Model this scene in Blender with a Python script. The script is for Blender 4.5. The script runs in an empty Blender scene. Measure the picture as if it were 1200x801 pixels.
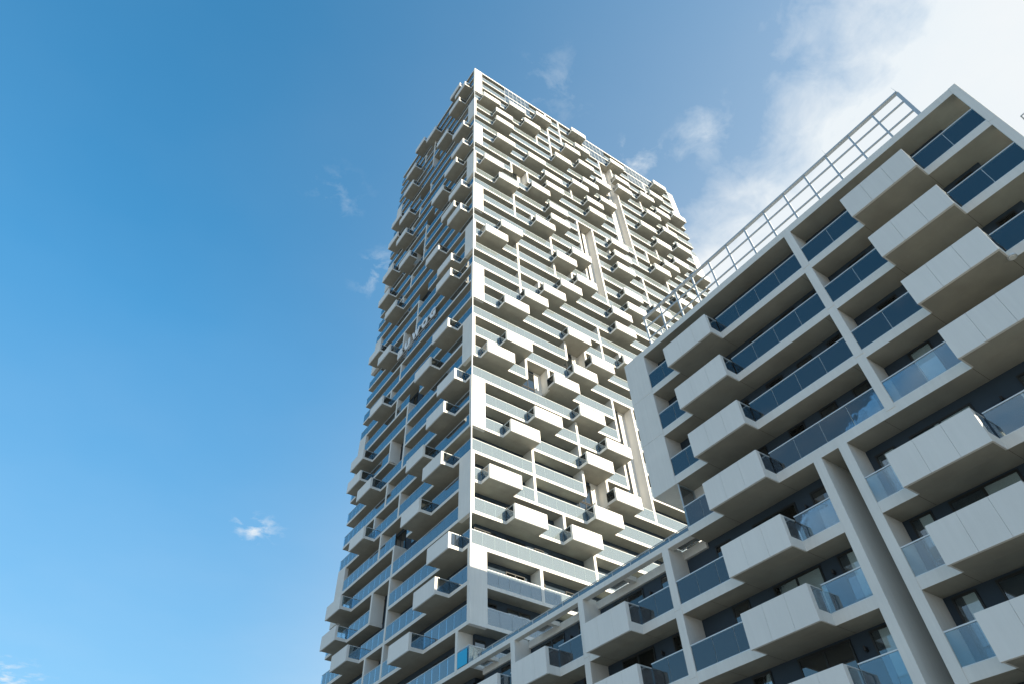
import bpy, bmesh, math, random
from mathutils import Matrix, Vector
random.seed(7)
S = bpy.context.scene
C = S.collection
GZ = 1.6                                   # eye height above the ground

# ---------------------------------------------------------------- camera
cam = bpy.data.objects.new('camera', bpy.data.cameras.new('camera'))
C.objects.link(cam)
Rr, Rd, Rf = Vector((0.83870366, -0.54455422, 0.00607278)), Vector((0.40975207, 0.62366232, -0.66569404)), Vector((0.35871914, 0.56080836, 0.74620008))
M = Matrix((Rr, -Rd, -Rf)).transposed().to_4x4()
M.translation = (0, 0, GZ)
cam.matrix_world = M
cam.data.sensor_width = 36
cam.data.lens = 776.5036 / 1200 * 36
cam.data.shift_x = (600 - 554.155) / 1200
cam.data.shift_y = -(400.5 - 363.426) / 1200
cam.data.clip_end = 3000
S.camera = cam
S.view_settings.view_transform = 'Standard'
S.view_settings.look = 'None'
S.view_settings.gamma = 1
S.view_settings.use_curve_mapping = False
S.view_settings.exposure = 0.85
S.cycles.transparent_max_bounces = 16

# ---------------------------------------------------------------- sun and sky
SUN_EL, SUN_AZ = math.radians(16.5), math.radians(16)     # azimuth measured from -Y towards +X
sdir = Vector((math.sin(SUN_AZ) * math.cos(SUN_EL), -math.cos(SUN_AZ) * math.cos(SUN_EL), math.sin(SUN_EL)))
sl = bpy.data.lights.new('sun', 'SUN'); sl.energy = 4.9; sl.angle = math.radians(0.5); sl.color = (1.0, 0.87, 0.66)
so = bpy.data.objects.new('sun', sl); C.objects.link(so)
so.rotation_euler = sdir.to_track_quat('Z', 'Y').to_euler()

W = bpy.data.worlds.new('World'); S.world = W; W.use_nodes = True
nt = W.node_tree; nt.nodes.clear()
def N(t, kind, **kw):
    n = t.nodes.new(kind)
    for k, v in kw.items():
        if k.startswith('i_'):
            n.inputs[int(k[2:])].default_value = v
        else:
            setattr(n, k, v)
    return n
def mth(t, op, a, b=None, clamp=False):
    n = t.nodes.new('ShaderNodeMath'); n.operation = op; n.use_clamp = clamp
    for i, v in enumerate((a, b)):
        if v is None: continue
        if isinstance(v, (int, float)): n.inputs[i].default_value = v
        else: t.links.new(v, n.inputs[i])
    return n.outputs[0]
L = nt.links.new
sky = N(nt, 'ShaderNodeTexSky', sky_type='NISHITA', sun_disc=False, sun_elevation=SUN_EL,
        sun_rotation=math.atan2(sdir.x, sdir.y), altitude=150, air_density=1.0, dust_density=0.3, ozone_density=1.6)
tc = N(nt, 'ShaderNodeTexCoord')
sep = N(nt, 'ShaderNodeSeparateXYZ'); L(tc.outputs['Generated'], sep.inputs[0])
zc = mth(nt, 'MAXIMUM', sep.outputs[2], 0.03)
px, py = mth(nt, 'DIVIDE', sep.outputs[0], zc), mth(nt, 'DIVIDE', sep.outputs[1], zc)   # cloud layer plane
cmb = N(nt, 'ShaderNodeCombineXYZ'); L(px, cmb.inputs[0]); L(py, cmb.inputs[1])
n1 = N(nt, 'ShaderNodeTexNoise', i_2=3.2, i_3=9.0, i_4=0.58); n1.inputs['Distortion'].default_value = 0.35; L(cmb.outputs[0], n1.inputs['Vector'])
n2 = N(nt, 'ShaderNodeTexNoise', i_2=14.0, i_3=7.0, i_4=0.6); n2.inputs['Distortion'].default_value = 0.6; L(cmb.outputs[0], n2.inputs['Vector'])
n3 = N(nt, 'ShaderNodeTexNoise', i_2=15.0, i_3=8.0, i_4=0.62); n3.inputs['Distortion'].default_value = 0.3; L(cmb.outputs[0], n3.inputs['Vector'])
# a bank of cloud to the south-east of the tower: distance across its edge line in the cloud plane
ed = mth(nt, 'SUBTRACT', mth(nt, 'MULTIPLY', px, 0.95), mth(nt, 'MULTIPLY', py, 0.25))
ed = mth(nt, 'SUBTRACT', ed, 0.62)
bank = mth(nt, 'ADD', mth(nt, 'MULTIPLY', ed, 5.0), mth(nt, 'MULTIPLY', mth(nt, 'SUBTRACT', n1.outputs[0], 0.5), 2.0))
bank = mth(nt, 'ADD', bank, mth(nt, 'MULTIPLY', mth(nt, 'SUBTRACT', n2.outputs[0], 0.5), 0.7))
bank = mth(nt, 'ADD', mth(nt, 'MULTIPLY', bank, 0.95), 0.36, True)
bank = mth(nt, 'MULTIPLY', bank, mth(nt, 'MULTIPLY', mth(nt, 'ADD', py, 0.70), 3.0, True))
# unseen second bank behind the viewer, added to brighten the shaded faces
fill_ed = mth(nt, 'SUBTRACT', mth(nt, 'MULTIPLY', px, -1.0), 1.25)
fill_bank = mth(nt, 'ADD', mth(nt, 'MULTIPLY', fill_ed, 2.0), mth(nt, 'MULTIPLY', mth(nt, 'SUBTRACT', n1.outputs[0], 0.5), 3.0))
fill_bank = mth(nt, 'ADD', mth(nt, 'MULTIPLY', fill_bank, 0.9), 0.0, True)
bank = mth(nt, 'MAXIMUM', bank, mth(nt, 'MULTIPLY', mth(nt, 'MULTIPLY', fill_bank, 0.62), mth(nt, 'MULTIPLY', mth(nt, 'SUBTRACT', 1.2, py), 2.0, True)))
def puff(cx, cy, r, amp, st=1.0):
    dx = mth(nt, 'SUBTRACT', px, cx); dy = mth(nt, 'MULTIPLY', mth(nt, 'SUBTRACT', py, cy), st)
    d = mth(nt, 'SQRT', mth(nt, 'ADD', mth(nt, 'MULTIPLY', dx, dx), mth(nt, 'MULTIPLY', dy, dy)))
    f = mth(nt, 'SUBTRACT', 1.0, mth(nt, 'DIVIDE', d, r), True)
    w = mth(nt, 'ADD', mth(nt, 'MULTIPLY', f, .9), mth(nt, 'MULTIPLY', mth(nt, 'SUBTRACT', n3.outputs[0], 0.58), 5.0))
    w = mth(nt, 'MULTIPLY', w, f, True)
    return mth(nt, 'MULTIPLY', w, amp * .55)
puffs = [(0.332, 0.29, 0.09, .55, 1), (0.59, 0.225, 0.10, .65, 1), (0.134, 0.655, 0.08, .5, 1),
         (0.415, 1.806, 0.10, 1.5, .8), (0.275, 0.775, 0.06, 1.0, .7), (0.53, 0.325, 0.07, 1.2, 1), (-0.018, 3.475, 0.22, 1.2, .6)]
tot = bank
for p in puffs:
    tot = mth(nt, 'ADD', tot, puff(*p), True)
haz = N(nt, 'ShaderNodeTexNoise', i_2=1.3, i_3=4.0, i_4=0.5); L(cmb.outputs[0], haz.inputs['Vector'])
veil = mth(nt, 'MULTIPLY', mth(nt, 'SUBTRACT', haz.outputs[0], 0.42, True), 0.12)
vr = mth(nt, 'ADD', ed, 0.95, True)
veil = mth(nt, 'ADD', veil, mth(nt, 'MULTIPLY', mth(nt, 'MULTIPLY', vr, vr), 0.36))
veil = mth(nt, 'ADD', veil, mth(nt, 'MULTIPLY', mth(nt, 'SUBTRACT', 0.68, sep.outputs[2], True), 0.42))
tot = mth(nt, 'ADD', mth(nt, 'MULTIPLY', tot, 0.93), veil, True)
shade = mth(nt, 'ADD', mth(nt, 'MULTIPLY', mth(nt, 'SUBTRACT', n1.outputs[0], 0.5), 1.1), 0.62, True)
cc = N(nt, 'ShaderNodeMix', data_type='RGBA'); L(shade, cc.inputs[0])
cc.inputs[6].default_value = (2.8, 3.2, 3.5, 1); cc.inputs[7].default_value = (3.4, 3.5, 3.55, 1)
low = mth(nt, 'ADD', mth(nt, 'MULTIPLY', mth(nt, 'DIVIDE', sep.outputs[2], 0.66, True), 0.38), 0.62)
hs = N(nt, 'ShaderNodeHueSaturation'); hs.inputs['Hue'].default_value = 0.493; hs.inputs['Saturation'].default_value = 1.29; hs.inputs['Value'].default_value = 1.55
gmn = N(nt, 'ShaderNodeGamma'); gmn.inputs[1].default_value = 0.70
tnt = N(nt, 'ShaderNodeVectorMath', operation='MULTIPLY'); tnt.inputs[1].default_value = (0.60, 0.775, 0.90)
ext = N(nt, 'ShaderNodeVectorMath', operation='SCALE'); L(low, ext.inputs['Scale'])
L(sky.outputs[0], gmn.inputs[0]); L(gmn.outputs[0], tnt.inputs[0]); L(tnt.outputs[0], ext.inputs[0]); L(ext.outputs[0], hs.inputs['Color'])
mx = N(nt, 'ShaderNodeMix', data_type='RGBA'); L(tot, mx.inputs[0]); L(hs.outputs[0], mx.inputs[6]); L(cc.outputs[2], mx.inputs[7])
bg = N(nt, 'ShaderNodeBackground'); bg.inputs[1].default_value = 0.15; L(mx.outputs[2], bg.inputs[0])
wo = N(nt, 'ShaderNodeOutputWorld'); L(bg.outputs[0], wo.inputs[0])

# ---------------------------------------------------------------- materials
def mat(name, col, rough=.6, metal=0, tone=0.0, var=0.0, scale=.6, bump=0.0, streak=0.0, spec=.5):
    m = bpy.data.materials.new(name); m.use_nodes = True
    t = m.node_tree; b = t.nodes['Principled BSDF']
    b.inputs['Base Color'].default_value = (*col, 1); b.inputs['Roughness'].default_value = rough
    b.inputs['Metallic'].default_value = metal; b.inputs['Specular IOR Level'].default_value = spec
    if var or bump or streak:
        g = N(t, 'ShaderNodeNewGeometry')
        a = N(t, 'ShaderNodeTexNoise', i_2=scale, i_3=8.0, i_4=.62); t.links.new(g.outputs['Position'], a.inputs['Vector'])
        f = mth(t, 'MULTIPLY', mth(t, 'SUBTRACT', a.outputs[0], .5), var * 2)
        if streak:                                           # rain streaks: noise stretched down the wall
            mp = N(t, 'ShaderNodeMapping'); mp.inputs['Scale'].default_value = (5, 5, .35)
            t.links.new(g.outputs['Position'], mp.inputs['Vector'])
            s = N(t, 'ShaderNodeTexNoise', i_2=1.0, i_3=5.0, i_4=.7); t.links.new(mp.outputs[0], s.inputs['Vector'])
            f = mth(t, 'ADD', f, mth(t, 'MULTIPLY', mth(t, 'SUBTRACT', s.outputs[0], .5), streak * 2))
        f = mth(t, 'ADD', f, 1.0)
        if tone:
            oi = N(t, 'ShaderNodeObjectInfo'); f = mth(t, 'ADD', f, mth(t, 'MULTIPLY', mth(t, 'SUBTRACT', oi.outputs['Random'], .5), tone * 2))
        v = N(t, 'ShaderNodeVectorMath', operation='SCALE'); v.inputs[0].default_value = col
        t.links.new(f, v.inputs['Scale']); t.links.new(v.outputs[0], b.inputs['Base Color'])
        if bump:
            n = N(t, 'ShaderNodeTexNoise', i_2=9.0, i_3=6.0, i_4=.6); t.links.new(g.outputs['Position'], n.inputs['Vector'])
            bp = N(t, 'ShaderNodeBump'); bp.inputs['Strength'].default_value = bump; bp.inputs['Distance'].default_value = .02
            t.links.new(n.outputs[0], bp.inputs['Height']); t.links.new(bp.outputs[0], b.inputs['Normal'])
    return m
WHITE = mat('white_concrete', (.76, .745, .71), .75, var=.10, scale=.5, bump=.12, streak=.10, spec=.3)
PANEL = mat('white_fibre_panel', (.78, .765, .735), .65, tone=.035, var=.07, scale=.35, bump=.05, streak=.07, spec=.35)
RAW = mat('raw_concrete_soffit', (.37, .355, .305), .85, var=.28, scale=.9, bump=.25, spec=.2)
NAVY = mat('dark_blue_render', (.045, .066, .092), .8, var=.15, scale=.8, bump=.1, spec=.2)
GREYW = mat('grey_render', (.42, .43, .42), .85, var=.08, scale=.5, bump=.1, streak=.06, spec=.2)
FRAME = mat('anthracite_frame', (.018, .02, .022), .45)
STEEL = mat('galvanised_steel', (.52, .55, .57), .45, .35, var=.1, scale=3)
RAILM = mat('aluminium_rail', (.70, .72, .73), .42, .3)
DARKJ = mat('open_joint', (.05, .048, .04), .95)
JOINT = mat('joint_grey', (.58, .58, .57), .9)
CURT = mat('curtain_cloth', (.82, .82, .80), .9, var=.1, scale=6)
BLUE = mat('cyan_privacy_film', (.02, .42, .72), .6)
RED = mat('faded_red_fabric', (.42, .12, .10), .9)
SIGNM = mat('white_sign_letter', (.85, .85, .86), .5)
DARK = mat('black_metal', (.02, .02, .022), .5)
WOOD = mat('teak', (.25, .15, .08), .7)
GREEN = mat('leaf_green', (.06, .11, .03), .8)
BLUEC = mat('blue_plastic', (.03, .16, .42), .5)

def glass(name, tint, refl, dust_glare, dust_glare_col=(.72, .84, .88), ior=1.6):
    m = bpy.data.materials.new(name); m.use_nodes = True
    t = m.node_tree; t.nodes.clear()
    tr = N(t, 'ShaderNodeBsdfTransparent'); tr.inputs[0].default_value = (*tint, 1)
    gl = N(t, 'ShaderNodeBsdfGlossy'); gl.inputs['Roughness'].default_value = .015; gl.inputs[0].default_value = (.93, .97, 1, 1)
    di = N(t, 'ShaderNodeBsdfDiffuse'); di.inputs[0].default_value = (*dust_glare_col, 1)
    g = N(t, 'ShaderNodeNewGeometry')
    nz = N(t, 'ShaderNodeTexNoise', i_2=1.1, i_3=3.0); t.links.new(g.outputs['Position'], nz.inputs['Vector'])
    bp = N(t, 'ShaderNodeBump'); bp.inputs['Strength'].default_value = .02; bp.inputs['Distance'].default_value = .05
    t.links.new(nz.outputs[0], bp.inputs['Height']); t.links.new(bp.outputs[0], gl.inputs['Normal'])
    fr = N(t, 'ShaderNodeFresnel'); fr.inputs[0].default_value = ior
    f = mth(t, 'ADD', mth(t, 'MULTIPLY', fr.outputs[0], 1.0), refl, True)
    m1 = N(t, 'ShaderNodeMixShader'); m1.inputs[0].default_value = dust_glare
    t.links.new(tr.outputs[0], m1.inputs[1]); t.links.new(di.outputs[0], m1.inputs[2])
    m2 = N(t, 'ShaderNodeMixShader'); t.links.new(f, m2.inputs[0])
    t.links.new(m1.outputs[0], m2.inputs[1]); t.links.new(gl.outputs[0], m2.inputs[2])
    o = N(t, 'ShaderNodeOutputMaterial'); t.links.new(m2.outputs[0], o.inputs[0])
    return m
GLASS = glass('balustrade_glass', (.70, .84, .91), .16, .035)
SCREEN = glass('screen_glass', (.70, .80, .84), .12, .10)
GLASSB = glass('block_glass', (.74, .86, .91), .06, .025)
GLASSR = glass('sunlit_face_glass', (.78, .88, .92), .12, .22, (.80, .95, 1.0))  # paler copy of the balustrade glass: sunlit glare put into its diffuse film
CLEAR = glass('window_glass', (.85, .90, .91), .04, .0)
def pane_mat():
    m = mat('window_pane', (.012, .018, .022), .03, spec=.9)
    m.node_tree.nodes['Principled BSDF'].inputs['IOR'].default_value = 1.9
    return m
PANE = pane_mat()

# ---------------------------------------------------------------- mesh helpers
class MB:
    """collects boxes and tubes (world coordinates) for ONE mesh object"""
    def __init__(s, *mats): s.v, s.f, s.m, s.mats = [], [], [], list(mats)
    def mi(s, m):
        if m not in s.mats: s.mats.append(m)
        return s.mats.index(m)
    def box(s, x0, x1, y0, y1, z0, z1, m=None, side=None):
        if x1 < x0: x0, x1 = x1, x0
        if y1 < y0: y0, y1 = y1, y0
        if z1 < z0: z0, z1 = z1, z0
        b = len(s.v)
        s.v += [(x, y, z) for z in (z0, z1) for y in (y0, y1) for x in (x0, x1)]
        m0 = s.mi(m) if m else 0
        m1 = s.mi(side) if side else m0
        s.f += [(b, b+2, b+3, b+1), (b+4, b+5, b+7, b+6), (b, b+1, b+5, b+4), (b+2, b+6, b+7, b+3), (b, b+4, b+6, b+2), (b+1, b+3, b+7, b+5)]
        s.m += [m0, m0, m1, m1, m1, m1]
        return s
    def tube(s, p, q, r, m=None, n=8, r2=None):
        p, q = Vector(p), Vector(q); d = (q - p).normalized()
        a = d.orthogonal().normalized(); c = d.cross(a); b = len(s.v); r2 = r if r2 is None else r2
        for base, rr in ((p, r), (q, r2)):
            for i in range(n):
                t = 2 * math.pi * i / n
                s.v.append(tuple(base + a * (rr * math.cos(t)) + c * (rr * math.sin(t))))
        k = s.mi(m) if m else 0
        for i in range(n):
            j = (i + 1) % n; s.f.append((b+i, b+j, b+n+j, b+n+i)); s.m.append(k)
        s.f += [tuple(b + i for i in reversed(range(n))), tuple(b + n + i for i in range(n))]; s.m += [k, k]
        return s
    def mesh(s, name, origin=(0, 0, 0)):
        me = bpy.data.meshes.new(name)
        o = Vector(origin)
        me.from_pydata([tuple(Vector(v) - o) for v in s.v], [], s.f)
        for m in s.mats: me.materials.append(m)
        me.polygons.foreach_set('material_index', s.m)
        me.update()
        return me
    def ok(s): return bool(s.v)

def wpos(o):
    p = Vector(o.location)
    while o.parent: o = o.parent; p += Vector(o.location)
    return p
def link(name, me, parent=None, origin=(0, 0, 0), bevel=0):
    o = bpy.data.objects.new(name, me); C.objects.link(o)
    if parent is not None:
        o.parent = parent; o.location = Vector(origin) - wpos(parent)
    else: o.location = origin
    if bevel:
        bm = o.modifiers.new('bevel', 'BEVEL'); bm.width = bevel; bm.segments = 2; bm.limit_method = 'ANGLE'
    return o
def build(name, mb, parent=None, origin=None, bevel=0, **props):
    if origin is None:
        xs = list(zip(*mb.v)); origin = tuple((min(a) + max(a)) / 2 for a in xs[:2]) + (min(xs[2]),)
    o = link(name, mb.mesh(name, origin), parent, origin, bevel)
    for k, v in props.items(): o[k] = v
    return o
def empty(name, loc, label, cat, group=None):
    o = bpy.data.objects.new(name, None); C.objects.link(o); o.location = loc
    o['label'] = label; o['category'] = cat
    if group: o['group'] = group
    return o
def tag(o, label, cat, group=None):
    o['label'] = label; o['category'] = cat
    if group: o['group'] = group
    return o
def minus(a, b, cuts):
    """interval [a,b] minus the cuts"""
    out, cur = [], a
    for c, d in sorted(cuts):
        if d <= cur or c >= b: continue
        if c > cur: out.append((cur, c))
        cur = max(cur, d)
    if cur < b: out.append((cur, b))
    return [(p, q) for p, q in out if q - p > .06]

# ---------------------------------------------------------------- ground
g = bmesh.new(); bmesh.ops.create_grid(g, x_segments=2, y_segments=2, size=1500)
me = bpy.data.meshes.new('ground'); g.to_mesh(me); g.free()
gm = mat('paving', (.31, .29, .25), .9, var=.2, scale=.08, bump=.2)
me.materials.append(gm)
go = link('ground', me); go['kind'] = 'structure'

# ---------------------------------------------------------------- the two faces of the tower
XT, YT = 25.827, 40.454
WX, WY = 49.6, 27.1                        # widths of the sunlit and the shaded face
DEP = 1.3
T = .29
ZK = [-3.122, -0.196, 2.735, 5.669, 8.608, 11.551, 14.497, 17.448, 20.402, 23.361, 26.324, 29.291, 32.262, 35.237, 38.216, 41.199, 44.186, 47.177, 50.173, 53.172, 56.176, 59.184, 62.196, 65.212, 68.233, 71.257, 74.286, 77.319, 80.356, 83.398, 86.443, 89.493, 92.547, 95.605, 98.668, 101.735, 104.806, 107.881, 110.961, 114.045, 117.133, 120.226, 123.323, 126.424]
def Z(k): return ZK[k + 8] + GZ            # underside of tower slab k
KLO, KTOP = -7, 33
U0 = {0: 1.05, 1: 3.53, 2: 6.55, 3: 9.6, 4: 12.64, 5: 15.72, 6: 18.6, 7: 21.3, 8: 24.7, 10: 30.4, 11: 33.8, 12: 36.7, 13: 39.9, 14: 42.4, 15: 45.0}
BR = [(0,29),(0,4),(0,16),(0,9),(0,22),(1,27),(1,21),(1,17),(1,6),(1,25),(1,10),(1,28),(1,12),(1,3),(2,30),(2,13),(2,7),(3,25),(3,29),(3,22),(3,3),(3,14),(3,9),(3,19),
      (4,17),(4,10),(4,8),(4,23),(4,21),(4,15),(4,6),(4,31),(4,24),(4,20),(4,12),(4,4),(5,27),(5,18),(5,5),(5,16),(5,7),(5,11),(6,29),(6,25),(7,28),(7,32),(7,30),(7,23),(7,14),(7,24),(7,15),(7,12),(7,26),
      (8,21),(8,19),(8,20),(8,16),(8,17),(8,27),(8,25),(10,31),(10,29),(10,28),(10,17),(11,21),(11,25),(12,29),(12,27),(12,24),(12,22),(12,19),(13,20),(13,30),(13,26),(13,23),(13,28),(14,25),(14,32),(15,23),(15,29),(14,18),(9,10),(10,12)]
V0 = {0: 1.15, 1: 2.98, 2: 6.6, 3: 11.3, 4: 15.9, 5: 18.5, 6: 22.0}
BL = [(1,30),(0,31),(1,32),(0,26),(2,28),(0,24),(1,23),(3,31),(4,32),(5,30),(0,20),(2,22),(5,28),(0,18),(1,19),(5,25),(6,26),(6,24),(5,23),(2,17),(1,15),(1,14),(4,20),(6,21),(6,19),(5,17),(1,11),(5,14),
      (6,15),(2,10),(0,8),(5,11),(1,7),(2,6),(1,5),(6,9),(6,8),(5,7),(2,4),(5,5),(0,2),(1,1),(6,3),(6,2),(5,1),(2,0),(5,-1)]
BW, BP, BH = 3.38, 1.25, 1.36
FR = [(2,23,24),(2,19,21),(2,13,17),(2,9,10),(2,4,6),(2,1,2),(3,23,24),(5,27,31),(6,30,33),(4,28,29),(6,24,25),(6,19,22),(6,17,18),(7,16,22),(4,16,19),(8,20,22),(9,28,31),(9,22,25),(10,21,31),(12,27,29),
      (11,22,23),(12,23,24),(3,19,20),(3,14,15),(5,16,17),(10,17,20),(12,20,21),(6,12,14),(5,11,12),(7,12,13),(3,9,10),(4,11,12),(6,8,10),(7,5,10),(4,6,8),(5,5,6),(6,6,7),(4,5,6),(3,3,4),(4,2,3),
      (2,-1,0),(5,-1,1),(8,0,3),(10,2,6),(12,4,8),(9,6,10),(11,10,14),(13,12,15),(14,26,28),(14,6,9),(5,31,33),(13,30,32)]
FL = [(13.55,19,22),(13.55,14,16),(13.4,25,26),(13.65,7,10),(13.6,3,4),(13.4,5,6),(13.7,1,3),(13.7,0,1),(16.9,18,19),(16.7,24,25),(16.9,12,13),(16.8,10,11),(16.8,6,7),(16.9,4,5),(17.2,8,9),(17.3,2,3),(17.2,0,1),
      (19.0,11,12),(19.0,5,6),(1.68,-1,0),(13.5,28,31),(16.9,30,31),(19,17,18),(19,23,24),(17.1,14,15),(17.1,20,21),(8.2,-4,-1),(15,-4,-1),(21.5,-5,-1)]
SLOTR = [(6, k) for k in (17,18,19,20,21,6,7,8,9)] + [(9, k) for k in range(23, 31)] + [(2,9),(2,23),(4,5),(4,11),(5,28),(11,22)]
SLOTL = [(13.9, 17.2, k) for k in (2, 8, 14, 20, 26)] + [(11.2, 13.5, k) for k in (4, 10, 16, 22, 28)]
gx = lambda n: .78 + 3.05 * n

tower = empty('residential_tower', (XT + WX/2, YT + WY/2, 0), 'tall white high-rise tower covered in staggered box balconies, sunlit on its right face', 'tower')
ZTOP = Z(KTOP) + T

# core
mb = MB(NAVY); mb.box(XT+DEP, XT+WX-DEP, YT+DEP, YT+WY-DEP, 0, Z(KTOP)-.02); build('wall', mb, tower)
# slabs with their white edges
SC_R = [(6.6, 12.2), (24.9, 30.6), (36.2, 43.0)]                    # glazed wind screens at roof level
for k in range(KLO, KTOP + 1):
    mb = MB(RAW, WHITE); z0, z1 = Z(k), Z(k) + T
    dz = .12 if k == KTOP else 0
    cutsR = [(gx(n) + .1, gx(n+1)) for n, kk in SLOTR if kk == k]
    cutsL = [(a, b) for a, b, kk in SLOTL if kk == k]
    for a, b in minus(0, WX, cutsR): mb.box(XT+a, XT+b, YT, YT+DEP+.05, z0, z1+dz, RAW, WHITE)
    for a, b in minus(DEP+.05, WY-DEP-.05, cutsL): mb.box(XT, XT+DEP+.05, YT+a, YT+b, z0, z1+dz, RAW, WHITE)
    mb.box(XT, XT+WX, YT+WY-DEP-.05, YT+WY, z0, z1+dz, RAW, WHITE)
    mb.box(XT+WX-DEP-.05, XT+WX, YT+DEP+.05, YT+WY-DEP-.05, z0, z1+dz, RAW, WHITE)
    build('floor_slab', mb, tower)
mb = MB(GREYW); mb.box(XT+DEP+.05, XT+WX-DEP-.05, YT+DEP+.05, YT+WY-DEP-.05, Z(KTOP)-.01, ZTOP-.1); build('roof', mb, tower)
# corner columns, alternately on the sunlit and on the shaded face
E_ = .02
for j in range(-1, 6):
    a, b = 6*j, 6*j + 2
    z0, z1 = Z(max(a, KLO)), (Z(b) + T if 6*j + 3 < KTOP else ZTOP + .125)
    if j == 5: z1 = ZTOP + .125
    if j >= 0:
        for x0, x1 in ((XT-E_, XT+1.56), (XT+WX-1.56, XT+WX+E_)):
            build('corner_column', MB(WHITE).box(x0, x1, YT-E_, YT+.35, z0 - .004, z1), tower)
    if j < 5 and j >= 0:
        z0, z1 = Z(6*j+3), Z(6*j+5) + T
        for y0, y1 in ((YT-E_, YT+1.9), (YT+WY-1.9, YT+WY+E_)):
            build('corner_column', MB(WHITE).box(XT-E_, XT+.36, y0, y1, z0 - .004, z1), tower)
build('corner_column', MB(WHITE).box(XT+WX-.5, XT+WX+E_, YT-E_, YT+1.9, 0, Z(0)-.01), tower)
for k in (2, 5, 8, 11, 14, 17, 20, 23, 26, 29):
    build('corner_post', MB(RAILM).box(XT-.015, XT+.075, YT-.015, YT+.075, Z(k)+T, Z(k+1)), tower)
# fins between the loggias
fR = [(gx(n) - .12, gx(n) + .16, k0, k1) for n, k0, k1 in FR]
fL = [(y - .12, y + .18, k0, k1) for y, k0, k1 in FL]
for u0, u1, k0, k1 in fR:
    build('fin_wall', MB(WHITE).box(XT+u0, XT+u1, YT-E_, YT+DEP+.02, Z(k0) + T*.5, Z(k1) + T*.5), tower)
for u0, u1, k0, k1 in fL:
    build('fin_wall', MB(WHITE).box(XT-E_, XT+DEP+.02, YT+u0, YT+u1, Z(k0) + T*.5, Z(k1) + T*.5), tower)
# balustrades: glass panels about a metre wide under an aluminium rail
def spans(face, k):
    if face == 'R':
        s = k % 6
        lo = 1.56 if s in (0, 1) and k >= 0 else (.38 if s in (3, 4) and k >= 0 else 0)
        hi = WX - (1.56 if s in (0, 1) else (.05))
        cuts = [(U0[n] if n in U0 else gx(n)-.2, (U0[n] if n in U0 else gx(n)-.2) + BW) for n, kk in BR if kk == k]
        cuts += [(u0, u1) for u0, u1, a, b in fR if a <= k < b]
        cuts += [(gx(n), gx(n+1)) for n, kk in SLOTR if kk == k]
        if k in (31, 32): cuts += SC_R
    else:
        s = k % 6
        lo = 1.9 if s in (3, 4) and k >= 0 else (.05 if s not in (0, 1) else .05)
        hi = WY - (1.9 if s in (3, 4) else .02)
        cuts = [(V0[n], V0[n] + BW) for n, kk in BL if kk == k]
        cuts += [(u0, u1) for u0, u1, a, b in fL if a <= k < b]
        cuts += [(a, b) for a, b, kk in SLOTL if kk == k]
    return minus(lo, hi, cuts)
GH = 1.19
def run(k, face, a, b, mb, rb):
    n = max(1, round((b - a) / 1.12)); w = (b - a) / n
    z0, z1 = Z(k) + T - .06, Z(k) + T + GH
    for i in range(n):
        p, q = a + i*w + .012, a + (i+1)*w - .012
        if face == 'R': mb.box(XT+p, XT+q, YT+.005, YT+.021, z0+.06, z1-.02, GLASSR)
        else: mb.box(XT+.005, XT+.021, YT+p, YT+q, z0+.06, z1-.02, GLASS)
        if i:
            c = a + i*w
            if face == 'R': rb.box(XT+c-.022, XT+c+.022, YT+.03, YT+.06, z0+.06, z1-.02)
            else: rb.box(XT+.03, XT+.06, YT+c-.022, YT+c+.022, z0+.06, z1-.02)
    if face == 'R': rb.box(XT+a, XT+b, YT-.012, YT+.038, z1-.02, z1+.02)
    else: rb.box(XT-.012, XT+.038, YT+a, YT+b, z1-.02, z1+.02)
runs = []
for k in range(KLO + 1, KTOP):
    for face in 'RL':
        for a, b in spans(face, k):
            hid = 40 if k < -1 or (face == 'R' and k < 2) else 0            # behind the foreground block
            c = Vector((XT + (a+b)/2, YT, Z(k))) if face == 'R' else Vector((XT, YT + (a+b)/2, Z(k)))
            runs.append(((c - Vector((0, 0, GZ))).length / (b - a)**.5 + hid, k, face, a, b))
runs.sort()
for _, k, face, a, b in runs[:100]:
    mb, rb = MB(GLASSR if face == 'R' else GLASS), MB(RAILM); run(k, face, a, b, mb, rb)
    o = build('glass_balustrade', mb, tower); build('handrail', rb, o)
mb = MB(GLASS, RAILM); rb = MB(RAILM)
for _, k, face, a, b in runs[100:]: run(k, face, a, b, mb, rb)
b0 = len(mb.v); mb.f += [tuple(i + b0 for i in f) for f in rb.f]; mb.v += rb.v; mb.m += [1]*len(rb.f)
build('glass_balustrade', mb, tower, kind='stuff')
# roof-level wind screens
for a, b in SC_R:
    mb, fb = MB(SCREEN), MB(RAILM)
    n = round((b - a) / .95); w = (b - a) / n
    for k in (31, 32):
        z0, z1 = Z(k) + T, Z(k+1)
        for i in range(n):
            mb.box(XT+a+i*w+.02, XT+a+(i+1)*w-.02, YT+.02, YT+.04, z0, z1)
            fb.box(XT+a+i*w-.02, XT+a+i*w+.02, YT+.0, YT+.05, z0, z1)
        fb.box(XT+a, XT+b, YT+.0, YT+.05, (z0+z1)/2-.02, (z0+z1)/2+.02)
    o = build('wind_screen', mb, tower); build('screen_frame', fb, o)
# roof edge rail
rb = MB(RAILM); zt = ZTOP + .12
for x in [XT + 3 + i*3.05 for i in range(15)]: rb.box(x-.02, x+.02, YT+.5, YT+.54, zt-.12, zt+.75)
rb.box(XT+3, XT+46, YT+.49, YT+.55, zt+.73, zt+.78)
build('roof_railing', rb, tower)

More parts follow.
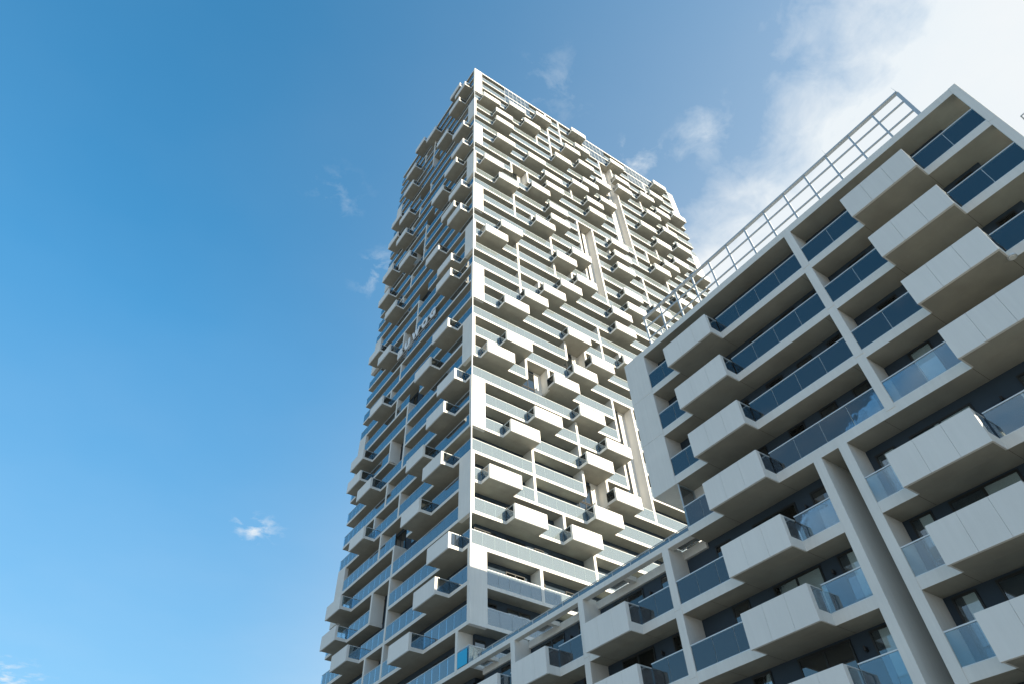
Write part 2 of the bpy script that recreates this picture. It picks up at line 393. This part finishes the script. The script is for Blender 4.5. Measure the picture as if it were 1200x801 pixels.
# box balconies: one master of each mesh, shared by all copies
def box_meshes(P, Wd, H, t, seams):
    h = Wd / 2
    c = MB(PANEL, RAW, WHITE)
    if seams:                                                         # pale drip rim round the underside
        c.box(-h+.002, h-.002, -P-.018, -P+.05, -.006, .002, WHITE); c.box(-h+.002, -h+.07, -P+.051, -.03, -.006, .002, WHITE); c.box(h-.07, h-.002, -P+.051, -.03, -.006, .002, WHITE)
    c.box(-h, h, -P+.02, .0, 0.0, t, RAW, WHITE)                     # floor plate (local: x along the facade, -y outward)
    n = 3 if seams else 1
    for i in range(n):
        a, b = -h + i*2*h/n, -h + (i+1)*2*h/n
        g_ = .004 if seams else 0
        c.box(a + (g_ if i else 0), b - (g_ if i < n-1 else 0), -P-.10, -P+.018, -.035, H, PANEL)
    if seams: c.box(-h+.05, h-.05, -P-.02, -P+.005, -.02, H-.03, JOINT)
    c.box(-h, -h+.10, -P+.019, -P+.14, t+.001, H, PANEL); c.box(h-.10, h, -P+.019, -P+.14, t+.001, H, PANEL)
    out = [c.mesh('box_balcony')]
    for s in (-1, 1):
        gl = MB(GLASS); rl = MB(RAILM)
        gl.box(s*(h-.045), s*(h-.03), -P+.15, -.03, t+.01, H-.03)
        rl.box(s*(h-.06), s*(h-.01), -P+.145, -.0, H-.035, H+.01)
        rl.box(s*(h-.075), s*(h-.05), -P*.5-.02, -P*.5+.02, t+.01, H-.035, DARK)
        out += [gl.mesh('glass_panel'), rl.mesh('side_rail')]
    return out
def put_box(meshes, parent, loc, rz, bevel=0, kids=True, label=None):
    o = bpy.data.objects.new('box_balcony', meshes[0]); C.objects.link(o)
    o.parent = parent; o.location = Vector(loc) - wpos(parent); o.rotation_euler = (0, 0, rz)
    if bevel:
        bm = o.modifiers.new('bevel', 'BEVEL'); bm.width = bevel; bm.segments = 2; bm.limit_method = 'ANGLE'
    if kids:
        for nm, me_ in zip(('glass_panel', 'side_rail')*2, meshes[1:]):
            c = bpy.data.objects.new(nm, me_); C.objects.link(c); c.parent = o
    return o
TB = box_meshes(BP, BW, BH, T, False)
allb = []
for n, k in BR:
    u = U0[n] if n in U0 else gx(n) - .2
    allb.append((Vector((XT + u + BW/2, YT + .03, Z(k) + .002)), 0.0))
for n, k in BL:
    allb.append((Vector((XT + .03, YT + V0[n] + BW/2, Z(k) + .002)), -math.pi/2))
allb.sort(key=lambda t: (t[0] - Vector((0, 0, GZ))).length)
for p, r in allb[:100]: put_box(TB, tower, p, r)
bmr = bmesh.new()
for p, r in allb[100:]:
    for mi_, me_ in enumerate(TB):
        b0 = len(bmr.verts); f0 = len(bmr.faces)
        bmr.from_mesh(me_); bmr.verts.ensure_lookup_table(); bmr.faces.ensure_lookup_table()
        Mx = Matrix.Translation(p) @ Matrix.Rotation(r, 4, 'Z')
        for v in bmr.verts[b0:]: v.co = Mx @ v.co
        off = (0, 3, 4, 3, 4)[mi_]
        for f in bmr.faces[f0:]: f.material_index += off
me = bpy.data.meshes.new('box_balcony'); bmr.to_mesh(me); bmr.free()
for m in (PANEL, RAW, WHITE, GLASS, RAILM, DARK): me.materials.append(m)
o = link('box_balcony', me, tower, wpos(tower)); me.transform(Matrix.Translation(-wpos(tower))); o['kind'] = 'stuff'

for n, k in SLOTR:
    z0 = Z(k-1)+T if (n, k-1) not in SLOTR else Z(k)+.011
    build('recess_wall', MB(WHITE).box(XT+gx(n)+1.98, XT+gx(n+1)-.121, YT+DEP-.02, YT+DEP+.01, z0, Z(k+1)+.01), tower)
# windows and glazed doors of the tower, set proud of the dark wall
def window_into(fr, pn, face, X, Y, a, b, z0, z1, off=0.0, mull=True, cu=None):
    """frame bars and pane on a wall: face 'R' wall looks to -Y, 'L' to -X"""
    def bx(m, p, q, za, zb, d0, d1):
        if face == 'R': m.box(X+p, X+q, Y-d1, Y-d0, za, zb)
        else: m.box(X-d1, X-d0, Y+p, Y+q, za, zb)
    bx(fr, a, a+.07, z0, z1, .0, .06); bx(fr, b-.07, b, z0, z1, .0, .06)
    bx(fr, a+.07, b-.07, z0, z0+.08, .0, .06); bx(fr, a+.07, b-.07, z1-.08, z1, .0, .06)
    if mull and b - a > 1.5:
        c = (a+b)/2; bx(fr, c-.045, c+.045, z0+.08, z1-.08, .0, .055)
    if cu is not None:
        r = random.Random(int(a*97 + z0*31)); c = a + .08 + (b-a-.16)*r.choice((.35, .5, .95, .6))
        bx(cu, a+.08, c, z0+.08, z1-.08, .002, .012); bx(cu, c, b-.08, z0+.08, z1-.08, .002, .004, ) if False else None
    bx(pn, a+.06, b-.06, z0+.07, z1-.07, .022, .03)
wins = []
for k in range(-3, KTOP):
    for n in range(0, 16):
        r = random.Random(n*131 + k*7)
        tall = (n, k) in SLOTR or (n, k+1) in SLOTR
        a = gx(n) + (.35 + r.random()*.3 if not tall else .17)
        b = a + (r.choice((1.0, 1.9, 2.2)) if not tall else 1.8)
        z1 = Z(k) + T + 2.3 if (n, k+1) not in SLOTR else Z(k+1) + T
        wins.append(('R', XT, YT+DEP - (.02 if tall else 0), a, b, Z(k) + T + .06, z1))
    for n in range(0, 8):
        r = random.Random(n*57 + k*13)
        a = 1.9 + n*2.95 + r.random()*.4
        wins.append(('L', XT+DEP, YT, a, a + r.choice((.95, 1.8, 2.1)), Z(k) + T + .06, Z(k) + T + 2.3))
def wd(w): return (Vector((w[1] + (w[3] if w[0] == 'R' else 0), w[2] + (w[3] if w[0] == 'L' else 0), w[5])) - Vector((0, 0, GZ))).length
wins.sort(key=wd)
def make_window(w, parent, p=.4):
    cur = random.Random(int(w[3]*53 + w[4]*17 + w[5]*29)).random() < p
    fr, pn, cu = MB(FRAME), MB(CLEAR if cur else PANE), (MB(CURT) if cur else None)
    window_into(fr, pn, *w, cu=cu)
    o = build('window', fr, parent); build('pane', pn, o)
    if cur: build('curtain', cu, o)
for w in wins[:100]: make_window(w, tower)
fr, pn = MB(FRAME), MB(PANE)
for w in wins[100:]: window_into(fr, pn, *w)
b0 = len(fr.v); fr.mats.append(PANE); fr.f += [tuple(i + b0 for i in f) for f in pn.f]; fr.v += pn.v; fr.m += [1]*len(pn.f)
build('window', fr, tower, kind='stuff')

# ---------------------------------------------------------------- letters of the sign under slab 14 of the shaded face
sign = empty('sign', (XT - .05, YT + 13.6, Z(13) + T + GH + .03), 'BUWOG in white block letters on a balcony railing of the shaded tower face', 'sign')
zs, ht = Z(13) + T + GH + .03, 1.42
ypos = [18.35, 16.25, 14.1, 11.45, 9.85]
br = MB(SIGNM).box(XT-.22, XT-.17, YT+8.4, YT+18.0, zs-.01, zs+.03)
for i in range(8): br.box(XT-.171, XT-.011, YT+8.5+i*1.34, YT+8.54+i*1.34, zs-.008, zs+.02)
build('base_rail', br, sign)
wd_ = {'B': 1.35, 'U': 1.35, 'W': 2.0, 'O': 1.45, 'G': 1.4}
ycur = 17.95
for ch in 'BUWOG':
    cu = bpy.data.curves.new('letter', 'FONT'); cu.body = ch; cu.size = 1.0; cu.extrude = .05; cu.offset = .055; cu.resolution_u = 3
    tmp = bpy.data.objects.new('letter', cu); C.objects.link(tmp)
    dg = bpy.context.evaluated_depsgraph_get(); me = bpy.data.meshes.new_from_object(tmp.evaluated_get(dg))
    bpy.data.objects.remove(tmp)
    xs = [v.co.x for v in me.vertices]; ys = [v.co.y for v in me.vertices]
    sx, sy = wd_[ch]/(max(xs)-min(xs)), ht/(max(ys)-min(ys))
    Mx = Matrix(((0, 0, -1, 0), (-sx, 0, 0, sx*min(xs)), (0, sy, 0, -sy*min(ys)), (0, 0, 0, 1)))
    me.transform(Mx); me.name = 'letter'; me.materials.clear(); me.materials.append(SIGNM)
    link('letter', me, sign, (XT - .20, YT + ycur, zs + .035)); ycur -= wd_[ch] + .55

# ================================================================ the apartment block in front
block = empty('apartment_block', (XT + 8, 18, 0), 'white apartment block in the right foreground with boxy balconies and dark blue walls, in shade', 'apartment building')
ZL = [30.03, 26.86, 23.68, 20.50, 17.45, 14.09, 11.04, 7.98, 4.95, 1.9]
ZL = [z + GZ for z in ZL]
TL = .46; XW = 27.08; DB = XW - XT
BEV = .012
YE, YP = -1.49, 21.58                                # right end and left end of the upper storeys
# walls
build('wall', MB(NAVY).box(XW, 39.5, .2, 19.86, ZL[3]+TL-.02, ZL[0]-.003), block)
build('wall', MB(NAVY).box(XW, 39.5, .2, 10.72, 0, ZL[4]-.003), block)
build('wall', MB(NAVY).box(XW, 39.5, 12.34, YT-.02, 0, ZL[4]-.003), block)
build('wall', MB(NAVY).box(XW+4, 39.5, 10.721, 12.339, 0, ZL[4]-.003), block)
build('wall', MB(NAVY).box(XW, 39.5, .2, 18.6, ZL[4]+TL-.01, ZL[3]-.003), block)
build('wall', MB(WHITE).box(XW-.004, 39.5, 18.6, 19.86, ZL[4]+TL-.01, ZL[3]-.003), block)
# slabs
for i, z in enumerate(ZL):
    mb = MB(RAW, WHITE)
    if i <= 3: mb.box(XT, 40, YE, YP, z, z+TL, RAW, WHITE)
    elif i == 4: mb.box(XT, 40, YE, 19.86, z, z+TL, RAW, WHITE)
    else:
        mb.box(XT, XW+.3, YE, 11.09, z, z+TL, RAW, WHITE); mb.box(XT, XW+.3, 11.98, YT-.01, z, z+TL, RAW, WHITE)
        mb.box(XW+.3, 40, YE, .6, z, z+TL, RAW, WHITE)
    js = [1.79, 5.15, 8.9, 14.24, 17.6] if i <= 4 else [1.5, 5.8, 9.2, 14.24, 17.6, 19.7, 24.1, 27.5, 30.9, 34.3, 37.2]
    for y in js:
        if i: mb.box(XT+.05, XW-.01, y-.009, y+.009, z-.004, z+.02, DARKJ)
    build('floor_slab', mb, block, bevel=BEV)
# big panel at the left end, pillars and end post
mb = MB(WHITE)
for i, (a, b) in enumerate(((ZL[3]-.003, ZL[2]+TL*.5), (ZL[2]+TL*.5, ZL[1]+TL*.5), (ZL[1]+TL*.5, ZL[0]+TL+.002))):
    mb.box(XT-.02, XW+.4, 19.86, YP+.02, a + (.004 if i else 0), b - .004)
mb.box(XT+.0, XW+.35, 19.88, YP, ZL[3], ZL[0], JOINT)
build('end_panel', mb, block, bevel=BEV)
build('end_panel', MB(WHITE).box(XW+.4, 40, 19.86, YP+.02, ZL[3]-.003, ZL[0]+TL+.002), block)
def pillar(y0, y1, za, zb, x1=XW+.02):
    return build('pillar', MB(WHITE).box(XT-.02, x1, y0, y1, za, zb), block, bevel=BEV)
for i in range(4): pillar(8.22, 8.63, ZL[i+1]+TL*.6, ZL[i]+TL*.4 if i else ZL[0]+.01)
for i in range(4, 9):
    a, b = ZL[i+1]+TL*.6, (ZL[i]+TL*.6 - .006)
    if i == 4: b = ZL[4]+.02
    bw = ZL[4] + .01 if i == 4 else b
    for y in (21.42, 28.34, 35.12): pillar(y, y+.46, a, bw)
pillar(10.68, 11.10, 0, ZL[4]+.02, XW+4); pillar(11.97, 12.38, 0, ZL[4]+.02, XW+4)
for i in range(0, 9):
    build('pillar', MB(WHITE).box(XT-.02, XT+.34, YE-.02, YE+.33, ZL[i+1]+TL*.5+.003, (ZL[i]+TL*.5) if i else ZL[0]+TL+.002), block, bevel=BEV)
# deep recess between the twin fins of the lower storeys
# pergola over the top loggias of the lower wing
zf = ZL[4]
mb = MB(WHITE, RAW)
mb.box(XT-.02, XT+.36, 19.862, YT-.03, zf+.0, zf+.30, WHITE)
mb.box(XW-.16, XW+.22, 19.862, YT-.03, zf-.28, zf+.16, WHITE)
build('pergola_beam', mb, block, bevel=BEV)
for y in [21.42, 24.9, 28.34, 31.8, 35.12, 38.4]:
    build('cross_beam', MB(WHITE).box(XT+.36, XW-.16, y+.06, y+.34, zf-.02, zf+.24), block)
for y in [19.9, 25.2, 28.7, 32.1, 35.5, 38.7]:
    build('canopy_glass', MB(SCREEN).box(XT+.38, XW-.10, y, y+1.55, zf+.245, zf+.262), block)
# roof edge of the wing: low rail and glass upstand
mb = MB(SCREEN); rb = MB(STEEL)
mb.box(XT+.52, XT+.54, 20, YT-.3, zf+.30, zf+.86)
rb.tube((XT+.5, 19.95, zf+.90), (XT+.5, YT-.3, zf+.90), .03); rb.tube((XT+.5, 19.95, zf+.62), (XT+.5, YT-.3, zf+.62), .02)
for i in range(14): rb.tube((XT+.5, 20.1+i*1.52, zf+.28), (XT+.5, 20.1+i*1.52, zf+.9), .022)
o = build('wing_railing', rb, block); build('glass_upstand', mb, o)
build('roof', MB(GREYW).box(XW+.22, 39.5, 19.862, YT-.03, zf-.0, zf+.25), block)
build('roof', MB(GREYW).box(XT+.3, 39.8, YE+.3, YP-.3, ZL[0]+TL-.02, ZL[0]+TL+.03), block)
build('rear_volume', MB(GREYW).box(31.0, 40.5, -12, -2.3, 0, 30.4+GZ), block)
rb = MB(STEEL); zr = 31.5 + GZ
rb.tube((31.05, -2.4, zr), (31.05, -11.9, zr), .035); rb.tube((31.05, -2.4, zr), (40, -2.4, zr), .035)
for i in range(7): rb.tube((31.05, -2.4 - i*1.5, zr-1.12), (31.05, -2.4 - i*1.5, zr), .025); rb.tube((31.05+i*1.45, -2.4, zr-1.12), (31.05+i*1.45, -2.4, zr), .025)
build('roof_railing', rb, block)
# frosted screen at the corner of the terrace storey
z3 = ZL[4] + TL
o = build('side_screen', MB(SCREEN).box(XT+.08, XW-.05, 19.80, 19.82, z3+.02, ZL[3]-.03), block)
fb = MB(STEEL)
for x in (XT+.04, XW-.06): fb.box(x, x+.05, 19.78, 19.84, z3, ZL[3]-.01)
for z in (z3+.0, z3+1.1, ZL[3]-.06): fb.box(XT+.09, XW-.06, 19.785, 19.835, z, z+.045)
build('screen_frame', fb, o)

# box balconies of the block
LB = box_meshes(.90, 3.37, 1.43, TL, True)
boxes = [(3.46, i) for i in (1, 2, 3, 4)] + [(15.92, i) for i in (1, 2, 3, 4, 5, 6)] + [(7.48, i) for i in (5, 6, 7, 8)] + [(25.82, 5), (32.57, 5), (37.4, 5), (25.72, 6), (15.7, 7), (32.4, 7), (1.3, 7)]
for y, i in boxes: put_box(LB, block, (XT + .02, y, ZL[i] + .003), -math.pi/2, bevel=.01)
# balustrades
for i in range(1, 9):
    if i <= 4: segs = minus(YE+.33, 19.86, [])
    else: segs = minus(YE+.33, YT-.1, [])
    cuts = [(y-1.685, y+1.685) for y, k in boxes if k == i]
    if i <= 4: cuts += [(8.22, 8.63)] if i < 4 or True else []
    if i == 4: cuts = [(y-1.685, y+1.685) for y, k in boxes if k == i] + [(8.22, 8.63)]
    if i >= 5: cuts += [(10.68, 12.38), (21.42, 21.88), (28.34, 28.8), (35.12, 35.58)]
    lo, hi = segs[0]
    z0, z1 = ZL[i]+TL, ZL[i]+TL+1.14
    for a, b in minus(lo, hi, cuts):
        mb, rb = MB(GLASSB), MB(RAILM)
        n = max(1, round((b-a)/1.35)); w = (b-a)/n
        for q in range(n):
            mb.box(XT+.03, XT+.046, a+q*w+.012, a+(q+1)*w-.012, z0+.02, z1-.02)
            if q: rb.box(XT+.055, XT+.095, a+q*w-.036, a+q*w+.036, z0, z1-.02)
        rb.box(XT+.012, XT+.066, a, b, z1-.02, z1+.025)
        rb.box(XT+.02, XT+.055, a, b, z0-.001, z0+.03)
        o = build('glass_balustrade', mb, block); build('handrail', rb, o)
    mb, rb = MB(GLASSB), MB(RAILM)
    mb.box(XT+.35, XW+2.5, YE+.02, YE+.036, z0+.02, z1-.02); rb.box(XT+.35, XW+2.5, YE, YE+.05, z1-.02, z1+.025)
    o = build('glass_balustrade', mb, block); build('handrail', rb, o)
# windows, doors and wall lamps on the dark wall
def win(y0, y1, i, h=2.5, sill=.05, curtain=0):
    make_window(('L', XW, 0, y0, y1, ZL[i] + TL + sill, ZL[i] + TL + h), block, .8)
for i in (1, 2, 3, 4):
    for a, b in ((.6, 1.4), (2.3, 4.6), (6.1, 7.1), (9.1, 9.9), (10.8, 11.7), (12.6, 13.5), (14.9, 17.2)): win(a, b, i)
for i in range(5, 9):
    for a, b in ((1.2, 2.2), (3.3, 4.4), (6.2, 8.8), (9.5, 10.4), (12.85, 13.75), (14.6, 17.1), (18.5, 19.5)): win(a, b, i)
    for w0 in (21.88, 28.8):
        win(w0+.55, w0+1.55, i); win(w0+2.9, w0+5.3, i)
    win(36.1, 38.4, i)
def lamp(y, i, h=2.0):
    m = MB(DARK); z = ZL[i] + TL + h
    m.box(XW-.09, XW-.001, y-.05, y+.05, z-.14, z+.02); m.tube((XW-.14, y, z-.12), (XW-.14, y, z+.05), .055)
    build('wall_lamp', m, block)
for y, i in ((5.2, 5), (5.2, 6), (5.2, 7), (14.1, 6), (14.1, 7), (24.2, 5), (31.0, 5), (24.2, 6), (14.1, 5), (31.0, 6), (5.6, 2), (12.1, 2), (12.1, 3)): lamp(y, i)
m = MB(RAILM); z = ZL[3]
m.tube((25.65, 1.72, z-.07), (25.65, 1.72, z-.0), .17, n=20); m.tube((25.65, 1.72, z-.10), (25.65, 1.72, z-.07), .12, CURT, n=20)
build('ceiling_lamp', m, block)
# slotted vents seen on the wall of the upper loggias
for y, i in ((11.9, 1), (10.9, 2), (13.2, 3), (5.1, 3), (5.0, 2)):
    m = MB(DARK); z = ZL[i] + TL + 2.35
    for q in range(3): m.box(XW-.03, XW-.001, y-.45, y+.45, z+q*.09, z+q*.09+.05)
    build('vent_grille', m, block)
# tall steel frame railing on the roof
zr0 = ZL[0] + TL
rr = MB(STEEL); zt = 33.03 + GZ
rr.box(XT+.02, XT+.22, .24, 19.2, zt-.07, zt+.03)
for z in (32.12 + GZ, 31.1 + GZ): rr.box(XT+.08, XT+.16, .3, 19.1, z-.038, z+.038)
rail = build('roof_frame_railing', rr, block)
ys = [.29 + 1.447*i for i in range(14)]
for i, y in enumerate(ys):
    w = .085 if i == 0 else .052
    build('post', MB(STEEL).box(XT+.06, XT+.17, y-w, y+w, zr0-.0, zt-.07), rail)
for y in (.25, 4.55):
    build('lightning_rod', MB(STEEL).tube((XT+.12, y, zt), (XT+.12, y+.03, zt+.62), .016, r2=.004), rail)
r2 = MB(STEEL)
for z in (zt-.05, 32.1+GZ, 31.1+GZ):
    r2.box(XT+.23, XT+3.2, 19.06, 19.12, z-.03, z+.03); r2.box(XT+3.14, XT+3.2, 11.9, 19.06, z-.03, z+.03)
for x in (XT+1.6, XT+3.17): r2.box(x-.035, x+.035, 19.05, 19.13, zr0, zt-.05)
for y in ys[8:13]: r2.box(XT+3.13, XT+3.21, y-.035, y+.035, zr0, zt-.05)
build('roof_frame_railing', r2, block)

# ---------------------------------------------------------------- things standing on the balconies
def chair(loc, m, label, rz=0, s=1.0):
    o = empty('chair', loc, label, 'chair'); o.rotation_euler = (0, 0, rz)
    def p(n, mb_): o2 = link(n, mb_.mesh(n), o); o2.location = (0, 0, 0)
    p('seat', MB(m).box(-.23, .23, -.23, .23, .42, .46)); p('backrest', MB(m).box(-.23, .23, .20, .24, .50, .92))
    for x in (-.2, .2):
        for y in (-.2, .2): p('leg', MB(m).tube((x, y, 0), (x, y, .42 if y < 0 else .6), .018))
    return o
def pot(loc, label, group=None, r=.2):
    o = empty('potted_plant', loc, label, 'plant', group)
    c = MB(WOOD).tube((0, 0, 0), (0, 0, .38), r*.75, n=14, r2=r); o2 = link('pot', c.mesh('pot'), o); o2.location = (0, 0, 0)
    f = MB(GREEN); rn = random.Random(int(loc[0]*100 + loc[2]))
    for _ in range(170):
        a, e, d = rn.random()*6.28, rn.random(), rn.random()**.5*.38
        c0 = Vector((math.cos(a)*d, math.sin(a)*d, .42 + e*.75)); t = Vector((rn.uniform(-1, 1), rn.uniform(-1, 1), rn.uniform(-.2, 1))).normalized()*.11
        q = t.orthogonal().normalized()*.035; b = len(f.v)
        f.v += [tuple(c0 - q), tuple(c0 + t*.5 - q*1.6), tuple(c0 + t), tuple(c0 + t*.5 + q*1.6)]; f.f.append((b, b+1, b+2, b+3)); f.m.append(0)
    f.tube((0, 0, .36), (0, 0, .9), .02)
    o3 = link('foliage', f.mesh('foliage'), o); o3.location = (0, 0, 0)
    return o
# cyan privacy film behind the lowest corner balustrade of the tower
tag(build('privacy_cloth', MB(BLUE).box(XT-.035, XT-.022, YT+.22, YT+1.5, Z(-1)+T+.03, Z(-1)+T+1.05), bevel=.004), 'bright cyan cloth tied to the glass of the lowest corner balcony of the tower', 'cloth')
# laundry rack with white sheets on the second storey of the sunlit face
zc1 = Z(1) + T
rk = empty('drying_rack', (XT+3.6, YT+.65, zc1), 'drying rack hung with white sheets behind glass on the sunlit tower face', 'drying rack')
m = MB(STEEL)
for x in (XT+2.55, XT+4.6):
    m.tube((x, YT+.4, zc1), (x, YT+.8, zc1+1.0), .015); m.tube((x, YT+.8, zc1), (x, YT+.4, zc1+1.0), .015)
for y in (YT+.4, YT+.6, YT+.8): m.tube((XT+2.5, y, zc1+1.0), (XT+4.65, y, zc1+1.0), .012)
build('frame', m, rk)
for x0, x1, y in ((XT+2.6, XT+3.3, YT+.38), (XT+3.4, XT+4.5, YT+.42)):
    build('sheet', MB(CURT).box(x0, x1, y-.012, y+.012, zc1+.12, zc1+1.01), rk)
# folded red parasol on the second balcony row of the block
pr = empty('parasol', (XT+.62, 9.05, ZL[1]+TL), 'faded red garden parasol leaning behind the top balcony glass of the block', 'parasol')
build('canopy', MB(RED).tube((XT+.5, 9.05, ZL[1]+TL+.25), (XT+.45, 9.0, ZL[1]+TL+.75), .12, n=14, r2=.36).tube((XT+.45, 9.0, ZL[1]+TL+.75), (XT+.43, 8.98, ZL[1]+TL+1.05), .36, n=14, r2=.10), pr)
build('pole', MB(WOOD).tube((XT+.55, 9.08, ZL[1]+TL), (XT+.42, 8.97, ZL[1]+TL+1.5), .022), pr)
chair((XT+6.0, YT+.55, Z(3)+T), RED, 'red garden chair on a low balcony of the sunlit tower face', .4)['group'] = 'garden chairs on the balconies'
chair((XT+24.0, YT+.6, Z(12)+T), BLUEC, 'blue plastic chair on the sunlit face beside the white end panel of the block', .2)['group'] = 'garden chairs on the balconies'
chair((XT+14.6, YT+.55, Z(7)+T), BLUEC, 'blue plastic chair halfway up the sunlit face, behind glass', -.5)['group'] = 'garden chairs on the balconies'
pot((XT+.75, YT+.6, Z(4)+T), 'leafy potted plant at the tower corner beside the lowest corner box balcony', 'potted plants on the balconies')
pot((XT+18.6, YT+.6, Z(9)+T), 'bushy potted plant behind glass high on the sunlit face', 'potted plants on the balconies')
pot((XT+.6, 13.4, ZL[3]+TL), 'leafy potted plant on a loggia of the foreground block', 'potted plants on the balconies')

pot((XT+.55, 6.6, ZL[2]+TL), 'green potted plant behind glass near the door of the block, second row under the roof', 'potted plants on the balconies')
pot((XT+.6, 19.2, ZL[5]+TL), 'potted plant on the block loggia left of the twin fins, just under the terrace corner', 'potted plants on the balconies')
pot((XT+.5, 22.6, ZL[5]+TL), 'potted plant behind glass under the white pergola beam', 'potted plants on the balconies')
chair((XT+.7, 11.8, ZL[2]+TL), WOOD, 'wooden garden chair behind the long glass of the block, second row under the roof', 1.57)['group'] = 'garden chairs on the balconies'
chair((XT+.7, 10.4, ZL[3]+TL), DARK, 'black garden chair behind the long glass of the block, third row under the roof', 1.8)['group'] = 'garden chairs on the balconies'
chair((XT+.7, 9.7, ZL[6]+TL), WOOD, 'wooden garden chair on a lower loggia right of the twin fins', 1.4)['group'] = 'garden chairs on the balconies'
def table(loc, label):
    o = empty('garden_table', loc, label, 'table')
    a = link('tabletop', MB(WOOD).tube((0, 0, .70), (0, 0, .74), .36, n=20).mesh('tabletop'), o); a.location = (0, 0, 0)
    a = link('leg', MB(DARK).tube((0, 0, 0), (0, 0, .70), .03).mesh('leg'), o); a.location = (0, 0, 0)
table((XT+.65, 12.7, ZL[2]+TL), 'round wooden garden table beside the wooden chair behind the long glass of the block')
table((XT+7.2, YT+.6, Z(3)+T), 'round garden table beside the red chair low on the sunlit tower face')
